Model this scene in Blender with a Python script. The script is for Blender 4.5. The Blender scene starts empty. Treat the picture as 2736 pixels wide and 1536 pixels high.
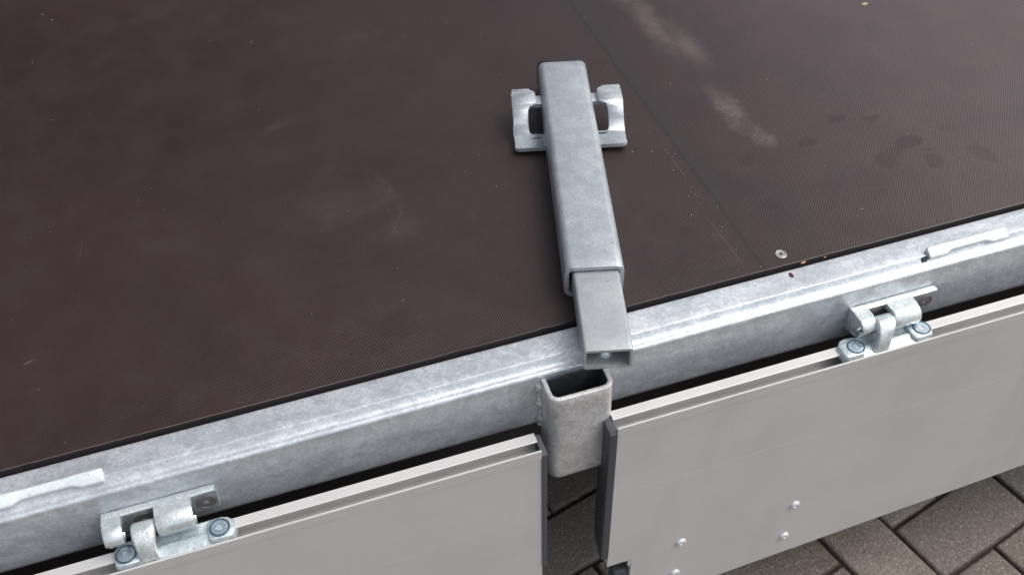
import bpy, bmesh, math, random
from mathutils import Vector, Matrix
random.seed(7)
sc = bpy.context.scene
COL = sc.collection

# ------------------------------------------------------------------ camera
MM = 0.001
cam_d = bpy.data.cameras.new('camera')
cam = bpy.data.objects.new('camera', cam_d)
COL.objects.link(cam)
sc.camera = cam
cam_d.sensor_width = 36.0
cam_d.lens = 2800.0 / 2736.0 * 36.0
cam_d.clip_start = 0.02
cam_d.clip_end = 200.0
R0 = Vector((0.94862241, -0.31558269, -0.02287126))
R1 = Vector((-0.23860564, -0.66601381, -0.70674816))
R2 = Vector((0.20780491, 0.67589435, -0.70709543))
m = Matrix.Identity(4)
for i in range(3):
    m[i][0] = R0[i]; m[i][1] = -R1[i]; m[i][2] = -R2[i]
m.translation = Vector((-249.6, -651.76, 755.0)) * MM
cam.matrix_world = m

# ------------------------------------------------------------------ light (overcast day)
SUN_AZ, SUN_EL = 102.0, 56.0          # azimuth from +Y towards +X
world = bpy.data.worlds.new('World')
sc.world = world
world.use_nodes = True
wn = world.node_tree.nodes; wl = world.node_tree.links
wn.clear()
sky = wn.new('ShaderNodeTexSky'); sky.sky_type = 'NISHITA'
sky.sun_disc = False
sky.sun_elevation = math.radians(SUN_EL)
sky.sun_rotation = math.radians(SUN_AZ)
sky.air_density = 1.0; sky.dust_density = 6.0; sky.ozone_density = 1.0
hs = wn.new('ShaderNodeHueSaturation'); hs.inputs['Saturation'].default_value = 0.42
bg = wn.new('ShaderNodeBackground'); bg.inputs['Strength'].default_value = 0.15
wo = wn.new('ShaderNodeOutputWorld')
# added directional sky gain: darkened low far left, brightened right and behind the viewer
tcw = wn.new('ShaderNodeTexCoord')
def lobe(direction, lo, hi, v0, v1):
    d_ = wn.new('ShaderNodeVectorMath'); d_.operation = 'DOT_PRODUCT'
    d_.inputs[1].default_value = Vector(direction).normalized(); wl.new(tcw.outputs['Generated'], d_.inputs[0])
    mr = wn.new('ShaderNodeMapRange'); mr.interpolation_type = 'SMOOTHSTEP'
    mr.inputs[1].default_value = lo; mr.inputs[2].default_value = hi; mr.inputs[3].default_value = v0; mr.inputs[4].default_value = v1
    wl.new(d_.outputs['Value'], mr.inputs[0]); return mr.outputs[0]
l1 = lobe((-0.45, 0.85, 0.22), 0.62, 0.96, 1.0, 0.02)
l2 = lobe((0.85, 0.50, 0.35), 0.45, 1.0, 1.0, 1.10)
l3 = lobe((-0.1, -1.0, 0.35), 0.0, 0.9, 1.0, 1.9)
def wmul(a_, b_):
    x = wn.new('ShaderNodeMath'); x.operation = 'MULTIPLY'; wl.new(a_, x.inputs[0]); wl.new(b_, x.inputs[1]); return x.outputs[0]
fac = wmul(wmul(l1, l2), l3)
vsc = wn.new('ShaderNodeVectorMath'); vsc.operation = 'SCALE'; wl.new(fac, vsc.inputs['Scale'])
wl.new(sky.outputs[0], hs.inputs['Color']); wl.new(hs.outputs[0], vsc.inputs[0]); wl.new(vsc.outputs[0], bg.inputs[0]); wl.new(bg.outputs[0], wo.inputs[0])

sd = bpy.data.lights.new('sun', 'SUN'); sd.energy = 0.55; sd.angle = math.radians(36); sd.color = (1.0, 0.96, 0.9)
sun = bpy.data.objects.new('sun', sd); COL.objects.link(sun)
a, e = math.radians(SUN_AZ), math.radians(SUN_EL)
to_sun = Vector((math.sin(a) * math.cos(e), math.cos(a) * math.cos(e), math.sin(e)))
sun.rotation_euler = to_sun.to_track_quat('Z', 'Y').to_euler()
sun.location = to_sun * 5
vs = sc.view_settings
vs.view_transform = 'Standard'; vs.look = 'None'; vs.exposure = 0.0; vs.gamma = 1.0; vs.use_curve_mapping = False

# ------------------------------------------------------------------ node helper
class NT:
    def __init__(s, name):
        s.m = bpy.data.materials.new(name); s.m.use_nodes = True
        s.t = s.m.node_tree; s.t.nodes.clear()
        s.out = s.n('ShaderNodeOutputMaterial'); s.p = s.n('ShaderNodeBsdfPrincipled')
        s.l(s.p.outputs[0], s.out.inputs[0])
    def n(s, ty, **kw):
        x = s.t.nodes.new(ty)
        for k, v in kw.items(): setattr(x, k, v)
        return x
    def l(s, a_, b_): s.t.links.new(a_, b_)
    def setv(s, sock, v):
        if hasattr(v, 'is_output') or isinstance(v, bpy.types.NodeSocket): s.l(v, sock)
        else: sock.default_value = v
    def math(s, op, a_, b_=0.0, c_=0.0, clamp=False):
        x = s.n('ShaderNodeMath', operation=op, use_clamp=clamp)
        s.setv(x.inputs[0], a_); s.setv(x.inputs[1], b_)
        if len(x.inputs) > 2: s.setv(x.inputs[2], c_)
        return x.outputs[0]
    def ramp(s, v, f0, f1, t0=0.0, t1=1.0, smooth=True):
        x = s.n('ShaderNodeMapRange'); x.interpolation_type = 'SMOOTHSTEP' if smooth else 'LINEAR'
        s.setv(x.inputs[0], v); x.inputs[1].default_value = f0; x.inputs[2].default_value = f1
        x.inputs[3].default_value = t0; x.inputs[4].default_value = t1
        return x.outputs[0]
    def mix(s, f, a_, b_, blend='MIX'):
        x = s.n('ShaderNodeMix', data_type='RGBA', blend_type=blend)
        s.setv(x.inputs[0], f); s.setv(x.inputs[6], a_); s.setv(x.inputs[7], b_)
        return x.outputs[2]
    def obj(s, scale=(1, 1, 1)):
        tc = s.n('ShaderNodeTexCoord')
        mp = s.n('ShaderNodeMapping'); mp.inputs['Scale'].default_value = scale
        s.l(tc.outputs['Object'], mp.inputs[0]); return mp.outputs[0]
    def noise(s, vec, scale, detail=3.0, rough=0.55, dist=0.0):
        x = s.n('ShaderNodeTexNoise'); x.inputs['Scale'].default_value = scale
        x.inputs['Detail'].default_value = detail; x.inputs['Roughness'].default_value = rough
        x.inputs['Distortion'].default_value = dist
        s.l(vec, x.inputs['Vector']); return x.outputs[0]
    def voro(s, vec, scale, out='Color', feat='F1'):
        x = s.n('ShaderNodeTexVoronoi', feature=feat); x.inputs['Scale'].default_value = scale
        s.l(vec, x.inputs['Vector']); return x.outputs[out]
    def bump(s, h, strength, dist, prev=None):
        x = s.n('ShaderNodeBump'); s.setv(x.inputs['Strength'], strength)
        x.inputs['Distance'].default_value = dist
        s.l(h, x.inputs['Height'])
        if prev is not None: s.l(prev, x.inputs['Normal'])
        return x.outputs[0]

def c4(*c): return (c[0], c[1], c[2], 1.0)

def galv(name, dark, light, metal, r0, r1, spangle=70, lump=0.35, streak=(1, 1, 1), stain=0.0):
    t = NT(name); v = t.obj(streak)
    warp = t.n('ShaderNodeTexNoise'); warp.inputs['Scale'].default_value = 60; t.l(v, warp.inputs['Vector'])
    vm = t.n('ShaderNodeVectorMath', operation='SCALE'); t.l(warp.outputs['Color'], vm.inputs[0]); vm.inputs['Scale'].default_value = 0.012
    va = t.n('ShaderNodeVectorMath', operation='ADD'); t.l(v, va.inputs[0]); t.l(vm.outputs[0], va.inputs[1])
    wv = va.outputs[0]
    big = t.noise(wv, 22, 4, 0.6, 0.6)
    sp = t.n('ShaderNodeSeparateColor'); t.l(t.voro(wv, spangle), sp.inputs[0])
    fine = t.noise(v, 420, 3, 0.7)
    mid = t.noise(v, 110, 3, 0.65, 0.4)
    s1 = t.math('MULTIPLY', big, 0.34)
    s2 = t.math('MULTIPLY_ADD', sp.outputs[0], 0.11, s1)
    s3 = t.math('MULTIPLY_ADD', fine, 0.62, s2)
    s4 = t.math('MULTIPLY_ADD', mid, 0.24 - 0.12 * (stain > 0), s3)
    s4 = t.math('ADD', s4, 0.06 if stain else 0.0)
    f = t.ramp(s4, 0.50, 0.90)
    col = t.mix(f, c4(*dark), c4(*light))
    sm_ = t.noise(v, 30, 4, 0.6, 2.2)
    ln = t.math('MULTIPLY', t.ramp(sm_, 0.485, 0.500), t.ramp(sm_, 0.520, 0.502))
    ln = t.math('MULTIPLY', ln, t.ramp(t.noise(v, 11, 2), 0.5, 0.62))
    col = t.mix(t.math('MULTIPLY', ln, 0.45), col, c4(*[min(1, c_ * 1.35) for c_ in light]))
    pit = t.math('MULTIPLY', t.ramp(t.noise(v, 260, 2, 0.5), 0.70, 0.76), 0.6)
    col = t.mix(pit, col, c4(*[c_ * 0.45 for c_ in dark]))
    if stain:
        st = t.ramp(t.noise(v, 26, 5, 0.7, 1.0), 0.58, 0.70)
        col = t.mix(t.math('MULTIPLY', st, stain), col, c4(0.30, 0.27, 0.24))
        spk_ = t.ramp(t.noise(v, 520, 2, 0.6), 0.66, 0.74)
        col = t.mix(t.math('MULTIPLY', spk_, 0.6), col, c4(0.85, 0.84, 0.82))
    t.l(col, t.p.inputs['Base Color'])
    t.p.inputs['Metallic'].default_value = metal
    rr = t.ramp(t.math('ADD', t.math('MULTIPLY', big, 0.6), t.math('MULTIPLY', fine, 0.4)), 0.3, 0.7, r0, r1)
    t.l(rr, t.p.inputs['Roughness'])
    b = t.bump(mid, lump, 0.0012)
    b = t.bump(fine, 0.25, 0.0004, b)
    b = t.bump(big, lump, 0.004, b)
    t.l(b, t.p.inputs['Normal'])
    return t.m

M = {}
M['rail'] = galv('galvanised_rail', (0.42, 0.455, 0.485), (0.66, 0.695, 0.725), 0.55, 0.30, 0.46, 130, 0.12, (0.8, 1, 1))
M['tube'] = galv('galvanised_tube', (0.35, 0.385, 0.41), (0.50, 0.535, 0.56), 0.48, 0.30, 0.46, 70, 0.18)
M['inner'] = galv('galvanised_inner_tube', (0.345, 0.37, 0.385), (0.45, 0.475, 0.495), 0.40, 0.40, 0.52, 120, 0.10)
M['pocket'] = galv('galvanised_pocket', (0.40, 0.40, 0.395), (0.66, 0.665, 0.665), 0.38, 0.42, 0.6, 170, 0.35, stain=0.6)
M['zinc'] = galv('zinc_plated_casting', (0.46, 0.52, 0.53), (0.76, 0.80, 0.79), 0.55, 0.26, 0.42, 200, 0.45)
M['zinc_light'] = galv('bright_zinc_bar', (0.56, 0.62, 0.63), (0.70, 0.75, 0.76), 0.25, 0.32, 0.45, 200, 0.2)
M['zinc_blue'] = galv('blue_zinc_bracket', (0.42, 0.50, 0.53), (0.68, 0.75, 0.77), 0.6, 0.30, 0.45, 240, 0.3)

def aluminium(name, base, dark, rough):
    t = NT(name)
    v = t.obj((0.6, 60, 60)); w = t.obj()
    st = t.noise(v, 12, 4, 0.6)
    sm = t.noise(w, 9, 3, 0.5)
    f = t.math('ADD', t.math('MULTIPLY', st, 0.5), t.math('MULTIPLY', sm, 0.5))
    t.l(t.mix(t.ramp(f, 0.35, 0.65), c4(*dark), c4(*base)), t.p.inputs['Base Color'])
    col0 = t.p.inputs['Base Color'].links[0].from_socket
    sc_ = t.noise(t.obj((1.6, 1, 3.2)), 7, 5, 0.6, 3.0)
    ln = t.math('MULTIPLY', t.ramp(sc_, 0.494, 0.500), t.ramp(sc_, 0.508, 0.502))
    ln = t.math('MULTIPLY', ln, t.ramp(t.noise(w, 5, 3, 0.6), 0.56, 0.66))
    col1 = t.mix(t.math('MULTIPLY', ln, 0.3), col0, c4(0.80, 0.79, 0.77))
    sp2 = t.ramp(t.noise(w, 330, 2, 0.5), 0.75, 0.80)
    col1 = t.mix(t.math('MULTIPLY', sp2, 0.35), col1, c4(0.22, 0.20, 0.18))
    drt = t.math('MULTIPLY', t.ramp(t.noise(t.obj((3, 1, 0.7)), 3.0, 5, 0.65, 0.6), 0.48, 0.72), 0.16)
    col1 = t.mix(drt, col1, c4(0.36, 0.34, 0.31))
    t.l(col1, t.p.inputs['Base Color'])
    t.p.inputs['Metallic'].default_value = 0.30
    t.l(t.ramp(t.noise(w, 40, 4, 0.7), 0.3, 0.7, rough - 0.05, rough + 0.07), t.p.inputs['Roughness'])
    t.l(t.bump(t.math('ADD', st, t.math('MULTIPLY', t.noise(w, 900, 2), 0.3)), 0.06, 0.0006), t.p.inputs['Normal'])
    return t.m
M['alu'] = aluminium('anodised_aluminium', (0.60, 0.59, 0.575), (0.555, 0.55, 0.54), 0.38)
M['rivet'] = aluminium('rivet_aluminium', (0.66, 0.67, 0.68), (0.6, 0.61, 0.63), 0.26)

def plain(name, col, metal, rough, bump=0.1, var=0.15, scale=300):
    t = NT(name); v = t.obj(); n1 = t.noise(v, scale, 3, 0.6)
    t.l(t.mix(n1, c4(*[c * (1 - var) for c in col]), c4(*[c * (1 + var) for c in col])), t.p.inputs['Base Color'])
    t.p.inputs['Metallic'].default_value = metal
    t.l(t.ramp(n1, 0.3, 0.7, rough - 0.05, rough + 0.05), t.p.inputs['Roughness'])
    t.l(t.bump(n1, bump, 0.0006), t.p.inputs['Normal'])
    return t.m
M['cap'] = plain('dark_grey_plastic', (0.055, 0.06, 0.07), 0.0, 0.5)
M['black'] = plain('black_plastic', (0.02, 0.022, 0.03), 0.0, 0.4)
M['screw_dark'] = plain('dark_screw_steel', (0.17, 0.16, 0.16), 0.5, 0.38)
M['screw_blue'] = plain('blue_zinc_screw', (0.44, 0.52, 0.58), 0.75, 0.26)
M['screw_ring'] = plain('blue_zinc_screw_rim', (0.10, 0.15, 0.20), 0.7, 0.3)
M['screw_bright'] = plain('bright_screw_zinc', (0.40, 0.40, 0.36), 0.6, 0.3, 0.3, 0.4)
M['grime_shade'] = plain('grimy_shaded_pocket_inside', (0.055, 0.06, 0.068), 0.2, 0.5, 0.5, 0.8, 110)  # dark colour holds grime plus the painted shade of the pocket interior
M['edge'] = plain('plywood_edge_gap_shade', (0.010, 0.007, 0.008), 0.0, 0.8)  # near-black colour paints the gap's shade onto the deck edge
M['shade'] = plain('chassis_blackout_dark', (0.05, 0.05, 0.055), 0.2, 0.6)
M['wood'] = plain('pale_wood_chip', (0.50, 0.27, 0.14), 0.0, 0.8, 0.4, 0.3)
M['seed'] = plain('purple_seed_husk', (0.10, 0.025, 0.04), 0.0, 0.5, 0.4, 0.3)
M['leaf'] = plain('dry_leaf_crumb', (0.34, 0.29, 0.19), 0.0, 0.8, 0.4, 0.3)
M['grit'] = plain('pale_sand_grain', (0.5, 0.48, 0.45), 0.0, 0.6)

# ---- deck: phenolic film faced plywood with mesh embossing
def deck_mat():
    t = NT('brown_phenolic_deck')
    tc = t.n('ShaderNodeTexCoord'); sx = t.n('ShaderNodeSeparateXYZ'); t.l(tc.outputs['Object'], sx.inputs[0])
    v = tc.outputs['Object']; X, Y = sx.outputs[0], sx.outputs[1]
    # weave
    wob = t.noise(v, 110, 3, 0.6)
    wob2 = t.noise(v, 6, 2, 0.5)
    right = t.math('GREATER_THAN', X, 0.225)
    kx = t.math('MULTIPLY_ADD', right, 2 * math.pi * (1 / 0.0033 - 1 / 0.0030), 2 * math.pi / 0.0030)
    ky = t.math('MULTIPLY_ADD', right, 2 * math.pi * (1 / 0.0042 - 1 / 0.0038), 2 * math.pi / 0.0038)
    ax = t.math('MULTIPLY_ADD', t.math('SUBTRACT', X, 0.225), kx, t.math('MULTIPLY', wob, 4.5))
    ay = t.math('MULTIPLY_ADD', Y, ky, t.math('MULTIPLY', wob2, 12.0))
    wv = t.math('MULTIPLY', t.math('SINE', ax), t.math('SINE', ay))
    dots = t.ramp(wv, 0.25, 0.8)
    # seam strip : 0 at strip, 1 elsewhere
    xw = t.math('ADD', X, t.math('MULTIPLY', t.math('SUBTRACT', t.noise(v, 12, 2), 0.5), 0.006))
    strip = t.math('MULTIPLY', t.ramp(xw, 0.200, 0.212), t.ramp(xw, 0.262, 0.232))
    band = t.math('MULTIPLY', t.ramp(xw, 0.2235, 0.2262), t.ramp(xw, 0.258, 0.230))
    band = t.math('MULTIPLY', band, t.ramp(Y, 0.03, 0.13))
    ridge = t.math('MULTIPLY', t.ramp(xw, 0.2215, 0.2245), t.ramp(xw, 0.2285, 0.225))
    # colour
    big = t.noise(v, 3.2, 4, 0.6, 0.5)
    mid = t.noise(v, 17, 4, 0.65, 0.3)
    fine = t.noise(v, 600, 2, 0.7)
    col = t.mix(t.ramp(big, 0.3, 0.7), c4(0.023, 0.0125, 0.0128), c4(0.036, 0.0178, 0.0172))
    col = t.mix(t.math('MULTIPLY', t.ramp(mid, 0.45, 0.75), 0.35), col, c4(0.040, 0.026, 0.026))
    col = t.mix(t.math('MULTIPLY', dots, t.ramp(t.noise(v, 38, 4, 0.7), 0.25, 0.7, 0.45, 1.0)), col, c4(0.012, 0.006, 0.007))
    col = t.mix(t.math('MULTIPLY', t.ramp(fine, 0.62, 0.78), 0.30), col, c4(0.12, 0.10, 0.095))
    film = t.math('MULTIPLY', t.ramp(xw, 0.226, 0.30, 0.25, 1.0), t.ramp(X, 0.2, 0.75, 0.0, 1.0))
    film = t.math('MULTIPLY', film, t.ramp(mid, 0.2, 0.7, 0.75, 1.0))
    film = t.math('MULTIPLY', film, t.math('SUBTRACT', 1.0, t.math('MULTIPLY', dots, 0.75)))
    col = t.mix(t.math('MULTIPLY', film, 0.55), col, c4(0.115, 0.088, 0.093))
    # localised marks: (x,y,rx,ry,angle_deg,strength) in mm
    wx = t.math('ADD', X, t.math('MULTIPLY', t.math('SUBTRACT', t.noise(v, 45, 3, 0.6), 0.5), 0.022))
    wy = t.math('ADD', Y, t.math('MULTIPLY', t.math('SUBTRACT', t.noise(v, 38, 3, 0.6), 0.5), 0.022))
    def blobs(lst, soft, warp=True):
        acc = None
        for (bx, by, rx, ry, ang, st) in lst:
            ca, sa = math.cos(math.radians(ang)), math.sin(math.radians(ang))
            dx = t.math('SUBTRACT', wx if warp else X, bx * MM); dy = t.math('SUBTRACT', wy if warp else Y, by * MM)
            u = t.math('MULTIPLY_ADD', dx, ca / (rx * MM), t.math('MULTIPLY', dy, sa / (rx * MM)))
            w = t.math('MULTIPLY_ADD', dx, -sa / (ry * MM), t.math('MULTIPLY', dy, ca / (ry * MM)))
            r2 = t.math('SQRT', t.math('MULTIPLY_ADD', u, u, t.math('MULTIPLY', w, w)))
            b_ = t.ramp(r2, 1.0, soft, 0.0, st)
            acc = b_ if acc is None else t.math('MAXIMUM', acc, b_)
        return acc
    dust = blobs([(309, 480, 28, 130, 0, .36), (317, 262, 24, 75, 3, .48), (326, 208, 20, 30, 3, .6), (300, 560, 30, 60, 0, .35),
                  (-172, 249, 80, 62, 0, .10), (-120, 190, 60, 30, 0, .08), (-214, 426, 30, 12, 20, .10), (-60, 590, 45, 12, 0, .08), (330, 420, 30, 90, 0, .25)], 0.0)
    dustn = t.ramp(t.math('ADD', t.math('MULTIPLY', fine, 0.6), t.math('MULTIPLY', mid, 0.5)), 0.40, 0.66)
    col = t.mix(t.math('MULTIPLY', t.math('MULTIPLY', dust, dustn), 0.95), col, c4(0.24, 0.20, 0.18))
    scr = blobs([(-446, 268, 1.1, 37, -9, .5), (-499, 129, 1.5, 8, -70, .7), (-155, 325, 1.0, 48, -82, .2),
                 (206, 60, 1.2, 50, 2, .18), (212, 180, 1.0, 60, 1, .12)], 0.3, False)
    col = t.mix(t.math('MULTIPLY', scr, t.ramp(mid, 0.35, 0.6)), col, c4(0.17, 0.16, 0.16))
    def ring(bx, by, rx, ry, th, st):
        dx = t.math('DIVIDE', t.math('SUBTRACT', wx, bx * MM), rx * MM); dy = t.math('DIVIDE', t.math('SUBTRACT', wy, by * MM), ry * MM)
        r2 = t.math('SQRT', t.math('MULTIPLY_ADD', dx, dx, t.math('MULTIPLY', dy, dy)))
        k_ = t.ramp(t.math('ABSOLUTE', t.math('SUBTRACT', r2, 1.0)), th, 0.0)
        return t.math('MULTIPLY', t.math('MULTIPLY', k_, st), t.ramp(t.noise(v, 14, 4, 0.7), 0.45, 0.62))
    rg = t.math('MAXIMUM', ring(-168, 245, 62, 78, 0.05, .24), t.math('MAXIMUM', ring(-150, 225, 34, 44, 0.12, .12), ring(-158, 255, 48, 20, 0.14, .12)))
    col = t.mix(rg, col, c4(0.12, 0.095, 0.09))
    wet = blobs([(429, 208, 12, 9, 0, .9), (466, 194, 13, 8, 0, .8), (373, 179, 14, 12, 0, 1), (480, 139, 20, 12, 0, 1), (439, 118, 13, 15, 0, .8),
                 (455, 128, 18, 9, 30, .6), (488, 100, 12, 16, 0, .7), (549, 93, 14, 22, 20, .6), (290, 172, 10, 9, 0, .8), (277, 93, 11, 8, 0, .7),
                 (212, 420, 9, 8, 0, .9), (495, 122, 8, 5, 0, .7), (400, 70, 12, 6, 0, .5), (540, 150, 10, 8, 0, .4), (-62, 160, 20, 12, 0, .3), (-330, 90, 30, 15, 0, .3)], 0.82)
    col = t.mix(t.math('MULTIPLY', wet, 0.62), col, c4(0.020, 0.008, 0.009))
    col = t.mix(t.math('MULTIPLY', band, 0.85), col, c4(0.020, 0.014, 0.014))
    col = t.mix(t.math('MULTIPLY', ridge, 0.7), col, c4(0.012, 0.008, 0.008))
    edge = t.math('MULTIPLY', t.ramp(Y, 0.0056, 0.0050), t.ramp(X, -0.1, -0.3))
    col = t.mix(t.math('MULTIPLY', edge, 0.6), col, c4(0.10, 0.07, 0.05))
    t.l(col, t.p.inputs['Base Color'])
    ro = t.ramp(mid, 0.3, 0.7, 0.34, 0.44)
    ro = t.math('MULTIPLY_ADD', dust, 0.2, ro)
    ro = t.math('MULTIPLY_ADD', band, 0.10, ro)
    t.l(ro, t.p.inputs['Roughness'])
    t.p.inputs['Specular IOR Level'].default_value = 0.5
    amp = t.math('SUBTRACT', 1.0, t.math('MULTIPLY', strip, 0.35))
    amp = t.math('MULTIPLY', amp, t.ramp(Y, 0.0052, 0.008))
    amp = t.math('MULTIPLY', amp, t.ramp(t.noise(v, 26, 4, 0.7), 0.3, 0.65, 0.45, 1.0))
    b = t.bump(t.math('MULTIPLY', wv, amp), t.ramp(X, -0.1, 0.2, 0.75, 0.42), 0.0004)
    b = t.bump(fine, 0.25, 0.0003, b)
    hgt = t.ramp(xw, 0.220, 0.231)
    b = t.bump(hgt, 0.12, 0.0006, b)
    b = t.bump(big, 0.15, 0.004, b)
    t.l(b, t.p.inputs['Normal'])
    return t.m
M['deck'] = deck_mat()

def paver_mat():
    t = NT('grey_concrete_paver'); v = t.obj()
    geo = t.n('ShaderNodeNewGeometry')
    big = t.noise(v, 9, 4, 0.65, 0.4); fine = t.noise(v, 480, 3, 0.75); ag = t.noise(v, 190, 3, 0.7)
    col = t.mix(t.ramp(big, 0.3, 0.7), c4(0.215, 0.172, 0.138), c4(0.33, 0.285, 0.235))
    col = t.mix(t.math('MULTIPLY', geo.outputs['Random Per Island'], 0.7), col, c4(0.20, 0.18, 0.155))
    col = t.mix(t.ramp(fine, 0.38, 0.62, 0.0, 0.85), col, c4(0.13, 0.115, 0.10))
    col = t.mix(t.ramp(ag, 0.5, 0.68, 0.0, 0.5), col, c4(0.40, 0.37, 0.33))
    spk = t.voro(v, 260, 'Distance'); sel = t.n('ShaderNodeSeparateColor'); t.l(t.voro(v, 260, 'Color'), sel.inputs[0])
    k = t.math('MULTIPLY', t.ramp(spk, 0.32, 0.18), t.ramp(sel.outputs[0], 0.86, 0.9))
    col = t.mix(k, col, c4(0.50, 0.47, 0.42))
    k2 = t.math('MULTIPLY', t.ramp(spk, 0.32, 0.18), t.ramp(sel.outputs[1], 0.90, 0.93))
    col = t.mix(k2, col, c4(0.035, 0.03, 0.03))
    # moss and dirt towards the soil in the joints
    sx = t.n('ShaderNodeSeparateXYZ'); t.l(v, sx.inputs[0])
    lo = t.math('MULTIPLY', t.ramp(sx.outputs[2], -0.5995, -0.6035), t.ramp(t.noise(v, 60, 4, 0.7), 0.3, 0.6, 0.5, 1.0))
    col = t.mix(t.math('MULTIPLY', lo, 0.8), col, c4(0.055, 0.036, 0.026))
    t.l(col, t.p.inputs['Base Color']); t.p.inputs['Roughness'].default_value = 0.9
    b = t.bump(ag, 1.0, 0.0025); b = t.bump(fine, 1.0, 0.0014, b)
    t.l(b, t.p.inputs['Normal']); return t.m
M['paver'] = paver_mat()
def soil_mat():
    t = NT('joint_soil'); v = t.obj(); n1 = t.noise(v, 300, 4, 0.7)
    t.l(t.mix(n1, c4(0.02, 0.013, 0.009), c4(0.085, 0.06, 0.042)), t.p.inputs['Base Color'])
    t.p.inputs['Roughness'].default_value = 1.0
    t.l(t.bump(n1, 1.0, 0.003), t.p.inputs['Normal']); return t.m
M['soil'] = soil_mat()

# ------------------------------------------------------------------ mesh helpers (input in mm)
def add_obj(name, bm, mat, parent=None, sharp=32.0, loc=None):
    if loc is not None:
        for v in bm.verts: v.co -= Vector(loc)
    bmesh.ops.scale(bm, vec=(MM, MM, MM), verts=bm.verts)
    bmesh.ops.recalc_face_normals(bm, faces=bm.faces)
    me = bpy.data.meshes.new(name); bm.to_mesh(me); bm.free()
    mats = mat if isinstance(mat, (list, tuple)) else [mat]
    for x in mats: me.materials.append(x)
    me.shade_smooth(); me.set_sharp_from_angle(angle=math.radians(sharp))
    o = bpy.data.objects.new(name, me); COL.objects.link(o)
    if parent is not None: o.parent = parent
    if loc is not None: o.location = Vector(loc) * MM
    return o

def empty(name, label, cat, group=None):
    o = bpy.data.objects.new(name, None); COL.objects.link(o)
    o.empty_display_size = 0.05
    o['label'] = label; o['category'] = cat
    if group: o['group'] = group
    return o

def bev(bm, edges, off, seg=2):
    edges = [e_ for e_ in edges if e_.is_valid]
    if edges and off > 0:
        bmesh.ops.bevel(bm, geom=edges, offset=off, segments=seg, profile=0.5, affect='EDGES', clamp_overlap=True)

def box(bm, x0, x1, y0, y1, z0, z1, r=0.0, seg=2):
    b2 = bmesh.new()
    bmesh.ops.create_cube(b2, size=1.0)
    for v in b2.verts:
        v.co = Vector(((x0 + x1) / 2 + v.co.x * (x1 - x0), (y0 + y1) / 2 + v.co.y * (y1 - y0), (z0 + z1) / 2 + v.co.z * (z1 - z0)))
    bev(b2, list(b2.edges), r, seg)
    merge(bm, b2)

def merge(bm, b2, mtx=None):
    me = bpy.data.meshes.new('tmp'); 
    if mtx is not None: bmesh.ops.transform(b2, matrix=mtx, verts=b2.verts)
    b2.to_mesh(me); b2.free(); bm.from_mesh(me); bpy.data.meshes.remove(me)

def arc(cx, cy, r, a0, a1, n):
    return [(cx + r * math.cos(math.radians(a0 + (a1 - a0) * i / n)), cy + r * math.sin(math.radians(a0 + (a1 - a0) * i / n))) for i in range(n + 1)]

def extrude_x(prof, xs, zfun=None):
    """closed (y,z) profile swept along x at stations xs"""
    bm = bmesh.new(); rings = []
    for x in xs:
        rings.append([bm.verts.new((x, y, zfun(x, y, z) if zfun else z)) for (y, z) in prof])
    n = len(prof)
    for a_, b_ in zip(rings, rings[1:]):
        for i in range(n):
            bm.faces.new((a_[i], a_[(i + 1) % n], b_[(i + 1) % n], b_[i]))
    bm.faces.new(rings[0]); bm.faces.new(rings[-1])
    return bm

def round_rect(w, h, r, n=5):
    p = []
    for cx, cy, a0 in ((w / 2 - r, h / 2 - r, 0), (-w / 2 + r, h / 2 - r, 90), (-w / 2 + r, -h / 2 + r, 180), (w / 2 - r, -h / 2 + r, 270)):
        p += arc(cx, cy, r, a0, a0 + 90, n)
    return p

def loops_mesh(loops, close_first=False, close_last=False):
    bm = bmesh.new(); L = [[bm.verts.new(p) for p in lp] for lp in loops]
    n = len(L[0])
    for a_, b_ in zip(L, L[1:]):
        for i in range(n): bm.faces.new((a_[i], a_[(i + 1) % n], b_[(i + 1) % n], b_[i]))
    if close_first: bm.faces.new(L[0])
    if close_last: bm.faces.new(L[-1])
    return bm

def frame(origin, xdir, zdir):
    x = Vector(xdir).normalized(); z = Vector(zdir).normalized(); y = z.cross(x).normalized(); x = y.cross(z)
    mt = Matrix.Identity(4)
    for i in range(3): mt[i][0] = x[i]; mt[i][1] = y[i]; mt[i][2] = z[i]
    mt.translation = Vector(origin); return mt

def lathe(prof, n=36, sock=None, depth=0.0, ring_faces=None):
    """prof list of (r,z) from outside in; sock=(radius,'hex'|'torx') cut in the middle"""
    loops = []
    for r, z in prof: loops.append([(r * math.cos(2 * math.pi * i / n), r * math.sin(2 * math.pi * i / n), z) for i in range(n)])
    if sock:
        sr, kind = sock; zt = prof[-1][1]
        def rad(i):
            th = 2 * math.pi * i / n
            if kind == 'hex':
                k = (th % (math.pi / 3)) - math.pi / 6
                return sr * math.cos(math.pi / 6) / math.cos(k)
            return sr * (0.86 + 0.14 * math.cos(6 * th))
        loops.append([(rad(i) * math.cos(2 * math.pi * i / n), rad(i) * math.sin(2 * math.pi * i / n), zt) for i in range(n)])
        loops.append([(rad(i) * math.cos(2 * math.pi * i / n), rad(i) * math.sin(2 * math.pi * i / n), zt - depth) for i in range(n)])
        loops.append([(0.25 * rad(i) * math.cos(2 * math.pi * i / n), 0.25 * rad(i) * math.sin(2 * math.pi * i / n), zt - depth * 1.3) for i in range(n)])
    return loops_mesh(loops, close_last=True)

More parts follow.
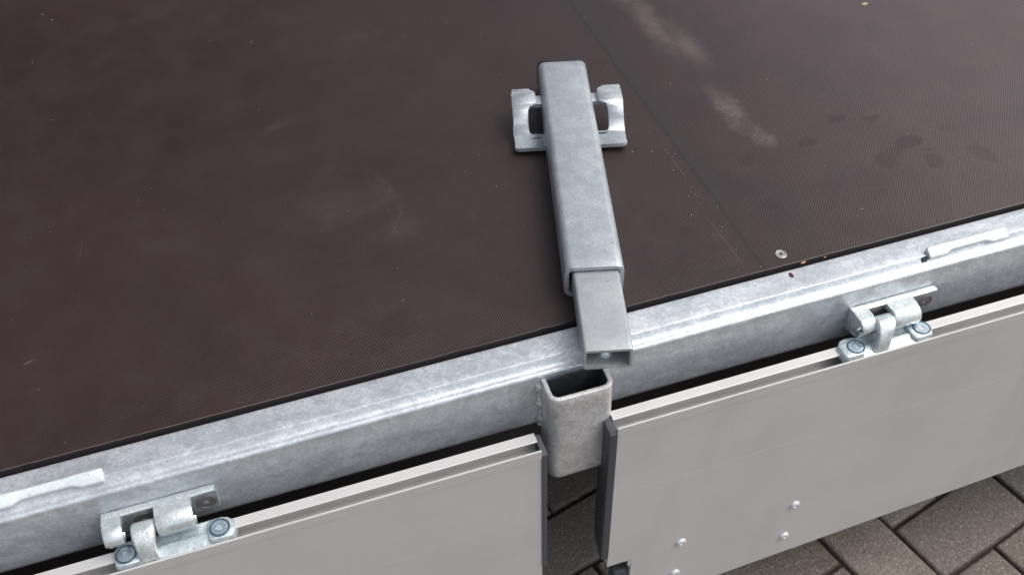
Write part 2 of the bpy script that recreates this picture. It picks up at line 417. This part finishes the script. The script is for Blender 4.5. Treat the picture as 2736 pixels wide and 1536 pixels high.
def marking(text, size):
    cu = bpy.data.curves.new('mark', 'FONT'); cu.body = text; cu.size = size; cu.extrude = 0.06; cu.align_x = 'CENTER'
    o = bpy.data.objects.new('mark', cu); COL.objects.link(o)
    dg = bpy.context.evaluated_depsgraph_get(); me = bpy.data.meshes.new_from_object(o.evaluated_get(dg))
    bpy.data.objects.remove(o); bpy.data.curves.remove(cu)
    b = bmesh.new(); b.from_mesh(me); bpy.data.meshes.remove(me); return b

# ------------------------------------------------------------------ the ground: herringbone block paving
GZ = -600.0
def paving():
    bm = bmesh.new()
    ang = math.radians(14.5); U = Vector((math.cos(ang), math.sin(ang))); N = Vector((-U.y, U.x))
    gap = 1.7; 
    for i in range(-34, 40):
        for j in range(-34, 44):
            d = (i - j) % 4
            if d == 1: u0, u1, n0, n1 = i, i + 2, j, j + 1
            elif d == 0: u0, u1, n0, n1 = i, i + 1, j, j + 2
            else: continue
            u0, u1 = 396 + 100 * u0 + gap, 396 + 100 * u1 - gap
            n0, n1 = -250 + 99.5 * n0 + gap, -250 + 99.5 * n1 - gap
            j1 = [random.uniform(-0.9, 0.9) for _ in range(4)]
            dz = random.uniform(-1.0, 1.0); tx = random.uniform(-.006, .006); ty = random.uniform(-.006, .006)
            cu, cn = (u0 + u1) / 2, (n0 + n1) / 2
            loops = []
            for ins, z in ((0, -45), (0, -5.5), (0.8, -3.2), (2.6, -1.1), (4.2, -0.3), (5.6, 0)):
                lp = []
                for (su, sn, jj) in ((u0 + ins, n0 + ins, 0), (u1 - ins, n0 + ins, 1), (u1 - ins, n1 - ins, 2), (u0 + ins, n1 - ins, 3)):
                    uu = su + j1[jj]; nn = sn + j1[(jj + 1) % 4]
                    # rounded corners: two verts per corner
                    r = max(2.2 - ins * 0.1, 1.0)
                    sgu = 1 if su < cu else -1; sgn = 1 if sn < cn else -1
                    a1 = (uu + sgu * r, nn); a2 = (uu, nn + sgn * r)
                    pr_ = (a2, a1) if jj in (0, 2) else (a1, a2)
                    for (q, w) in pr_:
                        P = U * q + N * w
                        lp.append((P.x, P.y, GZ + z + dz + (q - cu) * tx + (w - cn) * ty))
                loops.append(lp)
            merge(bm, loops_mesh(loops, close_last=True))
    o = add_obj('paving', bm, M['paver'], sharp=60); o['kind'] = 'structure'
    b2 = bmesh.new()
    s = 30000
    vs_ = [b2.verts.new(p) for p in ((-s, -s, GZ - 7), (s, -s, GZ - 7), (s, s, GZ - 7), (-s, s, GZ - 7))]; b2.faces.new(vs_)
    g = add_obj('ground', b2, M['soil']); g['kind'] = 'structure'
paving()

# ------------------------------------------------------------------ the flatbed trailer
trailer = empty('flatbed_trailer', 'flatbed trailer with brown mesh-pattern deck, galvanised side rail and silver aluminium dropsides folded down', 'trailer')

# deck board
bm = bmesh.new()
prof = [(2000, 1.5), (5.0, 1.5), (4.3, 1.0), (4.0, 0.2), (4.0, -16), (2000, -16)]
dxs = [-1900] + [-640 + 7 * i for i in range(206)] + [2300]
djit = {x: random.gauss(0, 0.10) + (random.uniform(0.3, 0.9) if random.random() < .05 else 0) + 0.25 * math.sin(x * .011) for x in dxs}
bm = extrude_x(prof, dxs)
for v in bm.verts:
    if v.co.y < 10: v.co.y += djit[min(dxs, key=lambda q: abs(q - v.co.x))]
bm.normal_update()
for f in bm.faces:
    c = f.calc_center_median()
    if abs(f.normal.z) < 0.75 and c.y < 100: f.material_index = 1  # front edge faces take the painted gap shade
deck = add_obj('deck', bm, [M['deck'], M['edge']], trailer)

# side rail
prof = [(0, -40), (0, -4)] + arc(-3.4, -4.0, 3.4, 0, 90, 6)[1:] + [(-10, -0.9), (-20, -0.9), (-27.6, -1.0)] + arc(-28.4, -2.2, 1.1, 80, 130, 3) + [(-30.2, -2.9), (-31.8, -5.4), (-33.4, -7.4), (-35.0, -8.5), (-36.6, -9.0)] + arc(-38.0, -13.4, 4.2, 92, 180, 9) + \
       [(-42.2, -40), (-42.2, -77)] + arc(-34.2, -77, 8.0, 180, 270, 7) + [(-5, -85), (60, -85), (60, -78), (-30, -78), (-36, -72), (-36, -16), (-30, -10), (-8, -8), (-8, -40)]
xs = [-1900] + [-700 + 25 * i for i in range(58)] + [2300]
wob = {x: random.uniform(-0.18, 0.18) for x in xs}
bm = extrude_x(prof, xs, lambda x, y, z: z + (wob[x] if y < -24 else 0))
rail = add_obj('side_rail', bm, M['rail'], trailer, 40)

# chassis member below the deck, added dark and deep to black out the slit
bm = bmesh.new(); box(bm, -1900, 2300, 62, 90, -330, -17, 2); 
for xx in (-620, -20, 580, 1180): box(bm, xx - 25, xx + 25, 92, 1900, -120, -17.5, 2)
add_obj('chassis_blackout_beam', bm, M['shade'], trailer)

# stake pocket: U-shaped holder welded on the rail web
def pocket():
    z1, z0 = -15.0, -139.0
    xa, xb, yf, yb, w, r = -37.0, 28.5, -73.5, -42.8, 4.6, 11.0
    outer = [(xa, yb)] + arc(xa + r, yf + r, r, 180, 270, 6) + arc(xb - r, yf + r, r, 270, 360, 6) + [(xb, yb)]
    ri = r - w
    inner = [(xa + w, yb)] + arc(xa + r, yf + r, ri, 180, 270, 6) + arc(xb - r, yf + r, ri, 270, 360, 6) + [(xb - w, yb)]
    bm = bmesh.new()
    n = len(outer)
    zs = [z0, z0 + 1.0] + [z0 + (z1 - z0) * k / 12 for k in range(1, 12)] + [z1 - 0.9, z1]
    def taper(p, z, inset):
        x, y = p
        f = (z1 - z) / (z1 - z0)
        x += 0.35 * math.sin(z * 0.07 + y * .1)
        return (x, y + 0.3 * math.sin(z * .09 + x * .05), z)
    O = []; I = []
    for k, z in enumerate(zs):
        e0 = 0.7 if k in (0, len(zs) - 1) else 0
        O.append([bm.verts.new(taper(p, z, 0)) for p in [(q[0] + (e0 if q[0] < -4 else -e0), q[1] + (e0 if q[1] < -50 else 0)) for q in outer]])
        I.append([bm.verts.new(taper(p, z, 0)) for p in inner])
    for k in range(len(zs) - 1):
        for i in range(n - 1):
            bm.faces.new((O[k][i], O[k][i + 1], O[k + 1][i + 1], O[k + 1][i]))
            bm.faces.new((I[k][i], I[k + 1][i], I[k + 1][i + 1], I[k][i + 1]))
        for i in (0, n - 1): bm.faces.new((O[k][i], O[k + 1][i], I[k + 1][i], I[k][i]))
    for k in (0, -1):
        for i in range(n - 1): bm.faces.new((O[k][i], O[k][i + 1], I[k][i + 1], I[k][i]))
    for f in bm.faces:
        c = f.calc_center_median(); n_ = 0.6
        if xa + w - n_ < c.x < xb - w + n_ and c.y > yf + w - n_ and z0 + 1 < c.z < z1 - 1: f.material_index = 1  # inner faces coloured dark for grime and for missing light
    o = add_obj('stake_pocket', bm, [M['pocket'], M['grime_shade']], trailer, 50)
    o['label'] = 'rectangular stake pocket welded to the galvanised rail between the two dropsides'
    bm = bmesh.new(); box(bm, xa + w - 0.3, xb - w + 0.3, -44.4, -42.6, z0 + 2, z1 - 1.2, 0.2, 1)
    add_obj('back_shade_plate', bm, M['grime_shade'], o)  # added dark sheet, paints the shade on the web behind the pocket
    # weld beads
    for (x, sgn) in ((xa, -1), (xb, 1)):
        bm = bmesh.new(); loops = []
        for k in range(41):
            z = -20 - k * 1.62; rr = 3.4 + 0.9 * math.sin(k * .45) + random.uniform(-.9, .9)
            if k in (0, 40): rr = 0.6
            loops.append([(x + sgn * 0.6 + rr * math.cos(a_), -43.0 + rr * math.sin(a_), z) for a_ in [2 * math.pi * q / 10 for q in range(10)]])
        bm = loops_mesh(loops, True, True)
        add_obj('weld_bead', bm, M['pocket'], o, 80)
    return o
pocket()

# recessed bars lying on the rail flange
def flange_bar(x0, x1, label, flip=False):
    L = x1 - x0
    st = [(0, 0.94, 1.2), (1.0, 1.0, 0.3), (4, 1.0, 0), (20, 1.0, 0), (26.5, 0.36, 0.3), (30, 0.30, 0.5)]
    stations = [(x0 + a_, w, c) for a_, w, c in st] + [(x1 - a_, w, c) for a_, w, c in reversed(st)]
    loops = []
    for x, w, c in stations:
        ex = 4.6 * w                       # how far the flared ends reach forward and down
        pr_ = [(-23.4 - c * .5, -3), (-23.8 - c * .5, 4.6 - c), (-24.8, 5.6 - c), (-26.4, 5.8 - c), (-29.6 - ex, 2.6 - ex * .4), (-30.8 - ex, 1.0 - ex * .45), (-30.2 - ex * .9, -2.0 - ex * .4), (-27, -9)]
        loops.append([(x, y, z) for y, z in pr_])
    bm = loops_mesh(loops, True, True)
    bev(bm, list(bm.edges), 0.45, 1)
    o = add_obj('lashing_bar', bm, M['zinc_light'], trailer, 35); o['label'] = label
    bm = bmesh.new(); box(bm, x0 - 7, x0 - 0.5, -33.0, -28.0, -8.0, -2.2, 0.5, 1)  # added black block paints the dark inside the slot hole
    add_obj('slot_hole_shade', bm, M['black'], o)
flange_bar(394.0, 490.0, 'pale zinc bar in the rail slot above the right hinge')
flange_bar(-534.0, -437.0, 'pale zinc bar in the rail slot above the left hinge')

# dropside hinges
def countersunk(r, kind, loc, direction, parent, mat, mark=None, ring=False, rot=0.0):
    prof = [(r, -0.8), (r, 0.25), (r * .97, 0.55), (r * .84, 0.65), (r * .80, 0.25), (r * .76, 0.3), (r * .55, 0.35)]
    bm = lathe(prof, 36, (r * .36, kind), 2.6)
    if ring:
        for f in bm.faces:
            c = f.calc_center_median(); 
            if math.hypot(c.x, c.y) > r * .78: f.material_index = 1
    if mark:
        b = marking(mark, r * .42); merge(bm, b, Matrix.Translation((-r * .08, r * .46, 0.36)))
    mt = frame(loc, (math.cos(rot), 0, 0) if abs(direction[2]) < .5 else (math.cos(rot), math.sin(rot), 0), direction)
    bmesh.ops.transform(bm, matrix=mt, verts=bm.verts)
    return add_obj('screw', bm, [mat, M['screw_ring']] if ring else mat, parent, 30)

def curl(x0, x1, yc, zc, r, th, a0, a1, n=16, bow=1.2):
    """hook plate curled round an x axis; angles measured in the (y,z) plane"""
    pts_o, pts_i = [], []
    ys = [(yc + r * math.cos(math.radians(a0 + (a1 - a0) * k / n)), zc + r * math.sin(math.radians(a0 + (a1 - a0) * k / n))) for k in range(n + 1)]
    yi = [(yc + (r - th) * math.cos(math.radians(a0 + (a1 - a0) * k / n)), zc + (r - th) * math.sin(math.radians(a0 + (a1 - a0) * k / n))) for k in range(n + 1)]
    prof = ys + yi[::-1]
    nx = [x0, x0 + bow, (x0 + x1) / 2, x1 - bow, x1]
    loops = []
    for k, x in enumerate(nx):
        ins = 0.9 if k in (0, 4) else 0
        P = []
        for (y, z) in prof:
            dy, dz = y - yc, z - zc; d = math.hypot(dy, dz); mid = r - th / 2
            q = d + (ins if d < mid else -ins)
            P.append((x, yc + dy / d * q, zc + dz / d * q))
        loops.append(P)
    bm = loops_mesh(loops, True, True)
    return bm

def hinge(x0, label, hook, bx, bl, bolts, base, top):
    """x0 leaf start; hook=(a,b) big knuckle; bx,bl bracket start/length; bolts = x offsets from bx; base/top = arm x ranges"""
    W = 99.0
    bm = bmesh.new()
    prof = [(-42.4, -36.5), (-43.2, -35.2), (-48.6, -34.6), (-50.0, -35.6), (-50.0, -38.5), (-48.6, -40.5), (-48.6, -62), (-47.6, -64.0), (-43.2, -64.0), (-42.4, -63)]
    merge(bm, extrude_x(prof, [x0 + 0.0, x0 + 1.0, x0 + W - 1.0, x0 + W]))
    yc, zc, r = -61.0, -46.5, 12.3
    for xa, xb in ((x0 + 0.4, x0 + 16), hook):
        sh = [(-49.5, -34.7), (-61.0, zc + r), (-61.0, zc + r - 5), (-49.5, -41.5)]
        merge(bm, extrude_x(sh, [xa, xb]))
    gus = [(-42.6, -35.4), (-50, -34.8), (-60, -34.4), (-64, -36.0), (-66, -40), (-61, -47), (-57, -56), (-52, -62), (-47.5, -64.6), (-42.6, -63.6)]
    g2 = extrude_x(gus, [x0 - 0.9, x0 + 3.6])
    bev(g2, [e_ for e_ in g2.edges if abs(e_.verts[0].co.x - e_.verts[1].co.x) < .01 and e_.verts[0].co.x < x0], 0.7, 2)
    merge(bm, g2)
    merge(bm, curl(hook[0], hook[1], yc, zc, r, 4.6, 90, 296, 20, 1.8))
    merge(bm, curl(x0 - 0.6, x0 + 16, yc + 0.5, zc, r - .2, 4.0, 90, 176, 10, 1.4))
    merge(bm, curl(x0 - 0.4, x0 + 13.5, -55.5, zc - 4.5, 12.0, 3.6, 168, 300, 14, 1.4))
    h = add_obj('hinge', bm, M['zinc'], trailer, 45); h['label'] = label
    countersunk(9.2, 'torx', (x0 + W - 10.5, -49.0, -50.8), (0, -1, 0), h, M['screw_dark'])
    countersunk(9.2, 'torx', (x0 + 33.0, -49.0, -50.8), (0, -1, 0), h, M['screw_dark'])
    # board bracket: two bosses joined by a ridged web
    bm = bmesh.new()
    mid = [(-63, -67), (-62.5, -60.5), (-64.5, -59.0), (-72.5, -62.0), (-74.5, -61.6), (-76.0, -59.6), (-79, -59.8), (-87.4, -62.6), (-87.6, -67)]
    merge(bm, extrude_x(mid, [bx + 8, bx + bl - 10]))
    for (xa, xb) in ((bx, bx + 24), (bx + bl - 25, bx + bl)):
        L_ = xa == bx
        if L_: out = [(xa + 1.5, -86.5), (xa, -84), (xa, -69), (xa + 5, -63.5), (xa + 10, -62), (xb - 2, -63), (xb, -66), (xb, -80), (xb - 3, -87.4), (xa + 4, -87.6)]
        else: out = [(xa, -84), (xa + 0.5, -68), (xa + 4, -64.5), (xb - 12, -64), (xb - 5, -66), (xb, -71), (xb + 0.5, -80), (xb - 3, -86.5), (xb - 7, -87.6), (xa + 3, -87.4)]
        cx = (xa + xb) / 2; cy = -75.5; lo = [[(x, y, -68) for x, y in out]]
        for f, z in ((1.0, -60.0), (0.97, -58.2), (0.92, -57.2), (0.86, -56.9)):
            lo.append([(cx + (x - cx) * f, cy + (y - cy) * f, z) for x, y in out])
        merge(bm, loops_mesh(lo, True, True))
    for k in range(22):
        xk = top[1] + 2 + k * 1.45
        if xk < bx + bl - 27: box(bm, xk, xk + 0.7, -74.6, -71.0, -62.0, -61.0, 0.0)
    add_obj('board_bracket', bm, M['zinc_blue'], h, 40)
    # arm: foot, waisted neck, blocky head, then the pin inside the knuckle
    path = [(-80.5, -64.0, 0.0, 1.25, 7.0), (-81.5, -58.5, 0.1, 1.08, 5.6), (-81.5, -54.0, 0.25, 0.92, 4.6), (-79.8, -49.0, 0.45, 0.90, 4.4), (-77.0, -45.0, 0.65, 0.95, 4.8),
            (-73.5, -41.5, 0.85, 1.0, 5.6), (-69.5, -40.2, 1.0, 1.0, 5.8), (-64.5, -40.6, 1.0, 1.0, 5.4), (-61.0, -43.5, 1.0, 0.95, 4.6), (-60.0, -48.0, 1.0, 0.85, 3.6)]
    loops = []
    for k, (y, z, f, wf, th) in enumerate(path):
        p0 = path[max(k - 1, 0)]; p1 = path[min(k + 1, len(path) - 1)]
        dy, dz = p1[0] - p0[0], p1[1] - p0[1]; d = math.hypot(dy, dz); ny, nz = -dz / d, dy / d
        c0 = (base[0] + base[1]) / 2 * (1 - f) + (top[0] + top[1]) / 2 * f
        w = ((base[1] - base[0]) * (1 - f) + (top[1] - top[0]) * f) / 2 * wf
        pts = round_rect(2 * w, 2 * th, min(2.6, th * .6), 3)
        loops.append([(c0 + a_, y + ny * b_, z + nz * b_) for a_, b_ in pts])
    add_obj('hinge_arm', loops_mesh(loops, True, True), M['zinc'], h, 60)
    pin = loops_mesh([[(x, yc + rr * math.cos(2 * math.pi * q / 20), zc + rr * math.sin(2 * math.pi * q / 20)) for q in range(20)] for x, rr in ((top[0] + 3, 6.4), (hook[1] - 7, 6.4), (hook[1] - 6, 5.4))], True, True)
    add_obj('hinge_pin', pin, M['zinc'], h, 40)
    countersunk(9.4, 'hex', (bx + bolts[0], -76.4, -56.6), (0, 0, 1), h, M['screw_blue'], '8.8', True, 0.4)
    countersunk(9.4, 'hex', (bx + bolts[1], -76.0, -56.6), (0, 0, 1), h, M['screw_blue'], '8.8', True, 0.1)
    return h
hinge(-450.0, 'zinc hinge at the lower left, holding the left dropside', (-405.5, -373.0), -447.0, 106.0, (10.5, 92.5), (-426.5, -409.5), (-427.0, -406.5))
hinge(303.5, 'zinc hinge on the right side of the rail, holding the right dropside', (341.0, 371.5), 277.5, 105.0, (17.0, 95.0), (311.5, 327.5), (318.0, 339.5))

# dropside boards
def board_profile(zb, bevel=True):
    return [(-66, -63), (-66.6, -62), (-76.4, -62), (-77.2, -62.6), (-77.2, -64.0), (-70.0, -64.6), (-70.0, -82), (-87.9, -82), (-87.9, -62.2), (-88.3, -61.4), (-89.7, -61.4), (-90.1, -62.0),
            (-90.1, -74.6), (-89.75, -74.9), (-89.45, -75.4), (-89.45, -176), (-89.38, -176.1), (-89.38, -176.25), (-89.45, -176.35)] + ([(-89.45, zb + 1), (-88.7, zb), (-67, zb), (-66, zb + 1)] if bevel else [(-89.45, zb), (-66, zb)])
zb_of = lambda x: -436.3 + 0.064 * min(max(x, -400), 650)
def dropside(xa, xb, label, notch=None):
    if notch is None:
        xs = [xa] + ([-400] if xa < -400 < xb else []) + ([650] if xa < 650 < xb else []) + [xb]
        bm = extrude_x(board_profile(-430), xs, lambda x, y, z: z if z > -400 else z + (zb_of(x) + 430))
        o = add_obj('dropside', bm, M['alu'], trailer, 25)
    else:
        nx, nz = notch
        bm = extrude_x(board_profile(nz, False), [xa, xb])
        lower = [(-89.45, nz), (-89.45, -429), (-88.7, -430), (-67, -430), (-66, -429), (-66, nz)]
        b2 = extrude_x(lower, [nx, 650, xb], lambda x, y, z: z if z > -400 else z + (zb_of(x) + 430))
        merge(bm, b2)
        o = add_obj('dropside', bm, M['alu'], trailer, 25)
    o['label'] = label
    return o
dl = dropside(-1500, -52.5, 'left aluminium dropside folded down, ending at the stake pocket')
dr = dropside(26.0, 1900, 'right aluminium dropside folded down, with rivets and a cut-out corner', (56.0, -319.0))

def end_cap(xa, xb, zt, zb, parent, side):
    outy, iny = -90.6, -65.4
    for (z1, z0) in ((zt, -180.0), (-181.0, zb)):
        prof = [(iny, z1 - (3 if z1 == zt else 0)), (iny + (-3 if z1 == zt else 0), z1), (outy + 3, z1 - (0 if z1 != zt else 1.5)), (outy, z1 - (0.2 if z1 != zt else 4.5)), (outy, z0 + 0.4)]
        if z0 == zb: prof = prof[:-1] + [(outy, z0 + 2), (outy + 3, z0), (iny - 14, z0 + 4), (iny - 5, z0 + 14), (iny, z0 + 34)]
        else: prof += [(iny, z0 + 0.4)]
        bm = extrude_x(prof, [xa, xb])
        bev(bm, [e_ for e_ in bm.edges if abs(e_.verts[0].co.x - e_.verts[1].co.x) < .01 and abs(e_.verts[0].co.x - (xb if side > 0 else xa)) < .1], 1.4, 2)
        add_obj('end_cap', bm, M['cap'], parent, 30)
end_cap(-52.4, -46.6, -64.5, -272, dl, 1)
end_cap(17.5, 25.9, -64.0, -300, dr, -1)

for (x, z) in ((117.8, -315.2), (116.3, -383.3), (264.6, -312.0), (262.6, -378.7)):
    bm = lathe([(6.6, 0), (6.5, 0.7), (6.0, 1.5), (4.9, 2.5), (3.6, 3.0), (2.6, 3.1), (1.9, 2.7), (1.3, 1.2), (0.6, 0.9)], 28)
    bmesh.ops.transform(bm, matrix=frame((x, -89.5, z), (1, 0, 0), (0, -1, 0)), verts=bm.verts)
    add_obj('rivet', bm, M['rivet'], dr, 40)
# latch housing seen in the corner cut-out
bm = bmesh.new(); box(bm, 38, 55.5, -86, -69, -420, -346, 1.5)
add_obj('latch_housing', bm, M['cap'], dr)
bm = bmesh.new(); box(bm, 52.6, 55.8, -89.0, -66.4, -332.6, -319.4, 0.3, 1); box(bm, 46, 49, -80, -70, -332.6, -319.4, 0.3, 1)
add_obj('inner_web', bm, M['rivet'], dr)

# deck screw
bm = lathe([(6.2, 0), (6.2, 0.5), (5.6, 0.9), (4.9, 0.75), (4.5, 0.35), (2.9, 0.35)], 36, (2.2, 'torx'), 1.6)
bmesh.ops.transform(bm, matrix=frame((251.0, 20.4, 1.5), (1, 0, 0), (0, 0, 1)), verts=bm.verts)
o = add_obj('deck_screw', bm, M['screw_bright'], trailer, 30)

# ------------------------------------------------------------------ the loose stake lying on the deck
A = Vector((-0.2620, -0.9650, 0)).normalized()      # towards the camera
Pp = Vector((-A.y, A.x, 0))                         # to the right
Pp = Vector((0.9650, -0.2620, 0)).normalized()
stake = empty('extension_stake', 'galvanised rectangular steel stake with side lugs, lying loose across the deck and rail', 'stake')
stake.location = Vector((140.7, 380.8, 1.5)) * MM
def to_world(s, t_, z): 
    v = Vector((0, 0, 0)) + A * s + Pp * t_; return (v.x, v.y, z)
def tube(w, h, r, th, s0, s1, zc, tc=0.0, ri=None, nst=14, amp=0.15, plug0=False):
    ro = round_rect(w, h, r); rin = round_rect(w - 2 * th, h - 2 * th, ri if ri else max(r - th, 1.0))
    loops = []
    ss = [s0, s0 + 0.7] + [s0 + (s1 - s0) * k / nst for k in range(1, nst)] + [s1 - 0.7, s1]
    ph = random.random() * 9
    for k, s in enumerate(ss):
        f = 0.985 if k in (0, len(ss) - 1) else 1.0
        loops.append([to_world(s, tc + p[0] * f, zc + p[1] * f + amp * math.sin(s * .045 + ph + p[0] * .08)) for p in ro])
    for s in (s1, s1 - 60, s0 + 40, s0):
        loops.append([to_world(s, tc + p[0], zc + p[1]) for p in rin])
    bm = loops_mesh(loops)
    n = len(ro)
    bm.verts.ensure_lookup_table()
    V = list(bm.verts); a_ = V[:n]; b_ = V[-n:]
    for i in range(n): bm.faces.new((a_[i], a_[(i + 1) % n], b_[(i + 1) % n], b_[i]))
    return bm
SL = 363.6
add_obj('outer_tube', tube(59.5, 40, 8.5, 4.6, 0, SL, 20.2), M['tube'], stake, 40)
bm = tube(46.5, 26, 3.6, 3.0, 120, SL + 103.0, 20.4, 1.5, 1.0, amp=0.05)
add_obj('inner_tube', bm, M['inner'], stake, 40)
# plug weld visible inside the inner tube's mouth
bm = lathe([(7.0, 0), (6.8, 2.0), (5.8, 4.4), (3.8, 6.2), (1.6, 7.0)], 20)
bmesh.ops.transform(bm, matrix=frame(to_world(SL + 103.0 - 17, 1.0, 10.0), (1, 0, 0), (0, 0, 1)), verts=bm.verts)
add_obj('plug_weld', bm, M['zinc'], stake, 60)
# black end cap on the far end
b = round_rect(60.8, 41.0, 9.0); loops = []
for s, f in ((0.0, 0.97), (-0.2, 1.0), (-2.6, 1.0), (-3.4, 0.98), (-3.8, 0.94)):
    loops.append([to_world(s, p[0] * f, 20.6 + p[1] * f) for p in b])
add_obj('end_plug', loops_mesh(loops, True, True), M['black'], stake, 40)
# side lugs: double-bent straps
def lug(sg):
    th = 5.0
    st = []   # s, z(centre), slope angle, t_in
    def ti(s): return 28.5
    raw = [(48.5, 33.2, 43.0), (51, 33.4, 43.0), (52.5, 33.4, 39.5), (55, 33.4, 37.0), (66, 33.4, 36.5), (76, 33.2, 36.5), (78.5, 32.6, 38.5), (80.5, 31.6, 44.5), (84, 29.3, 46.5),
           (88, 25.2, 47.0), (92, 20.0, 47.2), (96, 15.0, 47.0), (99, 11.6, 46.6), (102.5, 9.2, 45.5), (104.3, 8.5, 43.0), (105.0, 8.3, 29.2), (110, 8.0, 29.2), (120, 8.0, 29.2), (127, 8.0, 29.2), (129, 8.0, 29.2), (130.5, 8.0, 29.2)]
    top, bot = [], []
    bm = bmesh.new(); R = []
    for k, (s, z, tin) in enumerate(raw):
        p0 = raw[max(k - 1, 0)]; p1 = raw[min(k + 1, len(raw) - 1)]
        ds, dz = p1[0] - p0[0], p1[1] - p0[1]; d = math.hypot(ds, dz); nx, nz = -dz / d, ds / d
        tout = 65.5 + 0.3 * math.sin(s * .2)
        if s < 50: tout -= 1.0
        if s > 129.8: tout -= 4.5
        elif s > 128: tout -= 1.2
        e_ = 0.8
        ring = []
        for (tt, hh) in ((tin, th / 2 - e_), (tin + e_, th / 2), (tout - e_, th / 2), (tout, th / 2 - e_), (tout, -th / 2 + e_), (tout - e_, -th / 2), (tin + e_, -th / 2), (tin, -th / 2 + e_)):
            ring.append(to_world(s + nx * hh, sg * tt, z + nz * hh))
        R.append(ring)
    bm = loops_mesh(R, True, True)
    for (ds, dt, dr_) in ((100, 47.5, .9), (101, 52, .7), (103, 60, .8), (99, 64, .6), (80, 40, .7), (60, 65.3, .8), (128, 58, .9), (129.5, 40, .8)):
        b2 = bmesh.new(); bmesh.ops.create_icosphere(b2, subdivisions=2, radius=dr_ * 1.1)
        zz = 35.5 if ds < 82 else (11.6 if ds < 102 else 10.4)
        merge(bm, b2, Matrix.Translation(to_world(ds, sg * dt, zz)))
    add_obj('side_lug', bm, M['tube'], stake, 45)
    bm = bmesh.new(); loops = []
    for s, z in ((56, 24.0), (56, 29.2), (57, 30.0), (70, 30.0), (71, 29.2), (71, 24.0)):
        loops.append([to_world(s, sg * tt, z) for tt in (29.3, 36, 44)])
    L = []
    for tt in (29.3, 44.0):
        L.append([to_world(s, sg * tt, z) for s, z in ((55, 24.5), (55, 29.6), (56, 30.4), (71, 30.4), (72, 29.6), (72, 24.5), (71, 23.8), (56, 23.8))])
    add_obj('cross_bar', loops_mesh(L, True, True), M['tube'], stake, 45)
    # weld bead between lug and tube
    loops = []
    for k in range(21):
        s = 107 + k * 1.1; rr = (1.5 + 0.6 * math.sin(k * 1.9) + random.uniform(-.25, .25)) if 0 < k < 20 else 0.3
        loops.append([to_world(s, sg * (29.8 + rr * math.cos(q)), 10.4 + rr * math.sin(q)) for q in [2 * math.pi * i / 8 for i in range(8)]])
    add_obj('weld_bead', loops_mesh(loops, True, True), M['tube'], stake, 80)
lug(-1); lug(1)
for sg, s_, t_, lw, lh in ((-1, 112.5, 38, 4.2, 1.1), (-1, 113.5, 43, 2.6, 0.7), (1, 109.5, 38, 5.0, 1.8), (1, 108.5, 43, 2.6, 0.8)):
    bm = bmesh.new(); bmesh.ops.create_icosphere(bm, subdivisions=2, radius=1.0)
    for v in bm.verts:
        k = random.uniform(.75, 1.25); v.co = Vector((v.co.x * lw * k, v.co.y * lh * k, v.co.z * .25))
    bmesh.ops.transform(bm, matrix=frame(to_world(s_, sg * t_, 10.55), Pp, (0, 0, 1)), verts=bm.verts)
    add_obj('weld_scar', bm, M['black'], stake, 60)

# ------------------------------------------------------------------ small debris
def crumb(name, label, cat, x, y, z, sx, sy, sz, ang, mat, rough=0.25):
    bm = bmesh.new(); bmesh.ops.create_icosphere(bm, subdivisions=2, radius=1.0)
    for v in bm.verts:
        k = 1 + random.uniform(-rough, rough); v.co = Vector((v.co.x * sx * k, v.co.y * sy * k, v.co.z * sz * k))
    bmesh.ops.rotate(bm, cent=(0, 0, 0), matrix=Matrix.Rotation(math.radians(ang), 3, 'Z'), verts=bm.verts)
    bmesh.ops.translate(bm, vec=(x, y, z + sz * .8), verts=bm.verts)
    o = add_obj(name, bm, mat, None, 50, loc=(x, y, z)); o['label'] = label; o['category'] = cat; return o
crumb('seed_husk', 'small purple seed husk lying on the galvanised rail below the deck screw', 'seed', 247.2, -9.0, -0.9, 1.7, 3.6, 1.0, 8, M['seed'], 0.08)
crumb('wood_chip', 'orange wood chip caught in the gap between deck edge and rail', 'wood chip', 266.7, 1.8, 0.6, 3.0, 1.1, 0.9, 12, M['wood'])
crumb('wood_splinter', 'tiny orange splinter in the deck gap, right of the larger wood chip', 'wood chip', 292.0, 1.6, 0.4, 1.5, 0.6, 0.6, 5, M['wood'])
crumb('leaf_fragment', 'pale dry leaf crumb on the deck near the top right', 'leaf', 600.8, 426.0, 1.5, 4.8, 3.2, 0.9, 20, M['leaf'], 0.35)
bm = bmesh.new()
for k in range(230):
    x = random.uniform(-600, 800); y = random.uniform(6, 900)
    if k < 36: x = random.gauss(205, 9); y = random.uniform(4, 330)
    r = random.choice([0.25, 0.3, 0.35, 0.5]) * (1.3 if random.random() < .06 else 1)
    b2 = bmesh.new(); bmesh.ops.create_icosphere(b2, subdivisions=1, radius=r)
    for v in b2.verts: v.co *= random.uniform(.7, 1.25)
    merge(bm, b2, Matrix.Translation((x, y, 1.5 + r * .5)))
g = add_obj('grit', bm, M['grit'], None, 30); g['kind'] = 'stuff'
g['label'] = 'pale sand grains scattered over the brown deck'; g['category'] = 'grit'
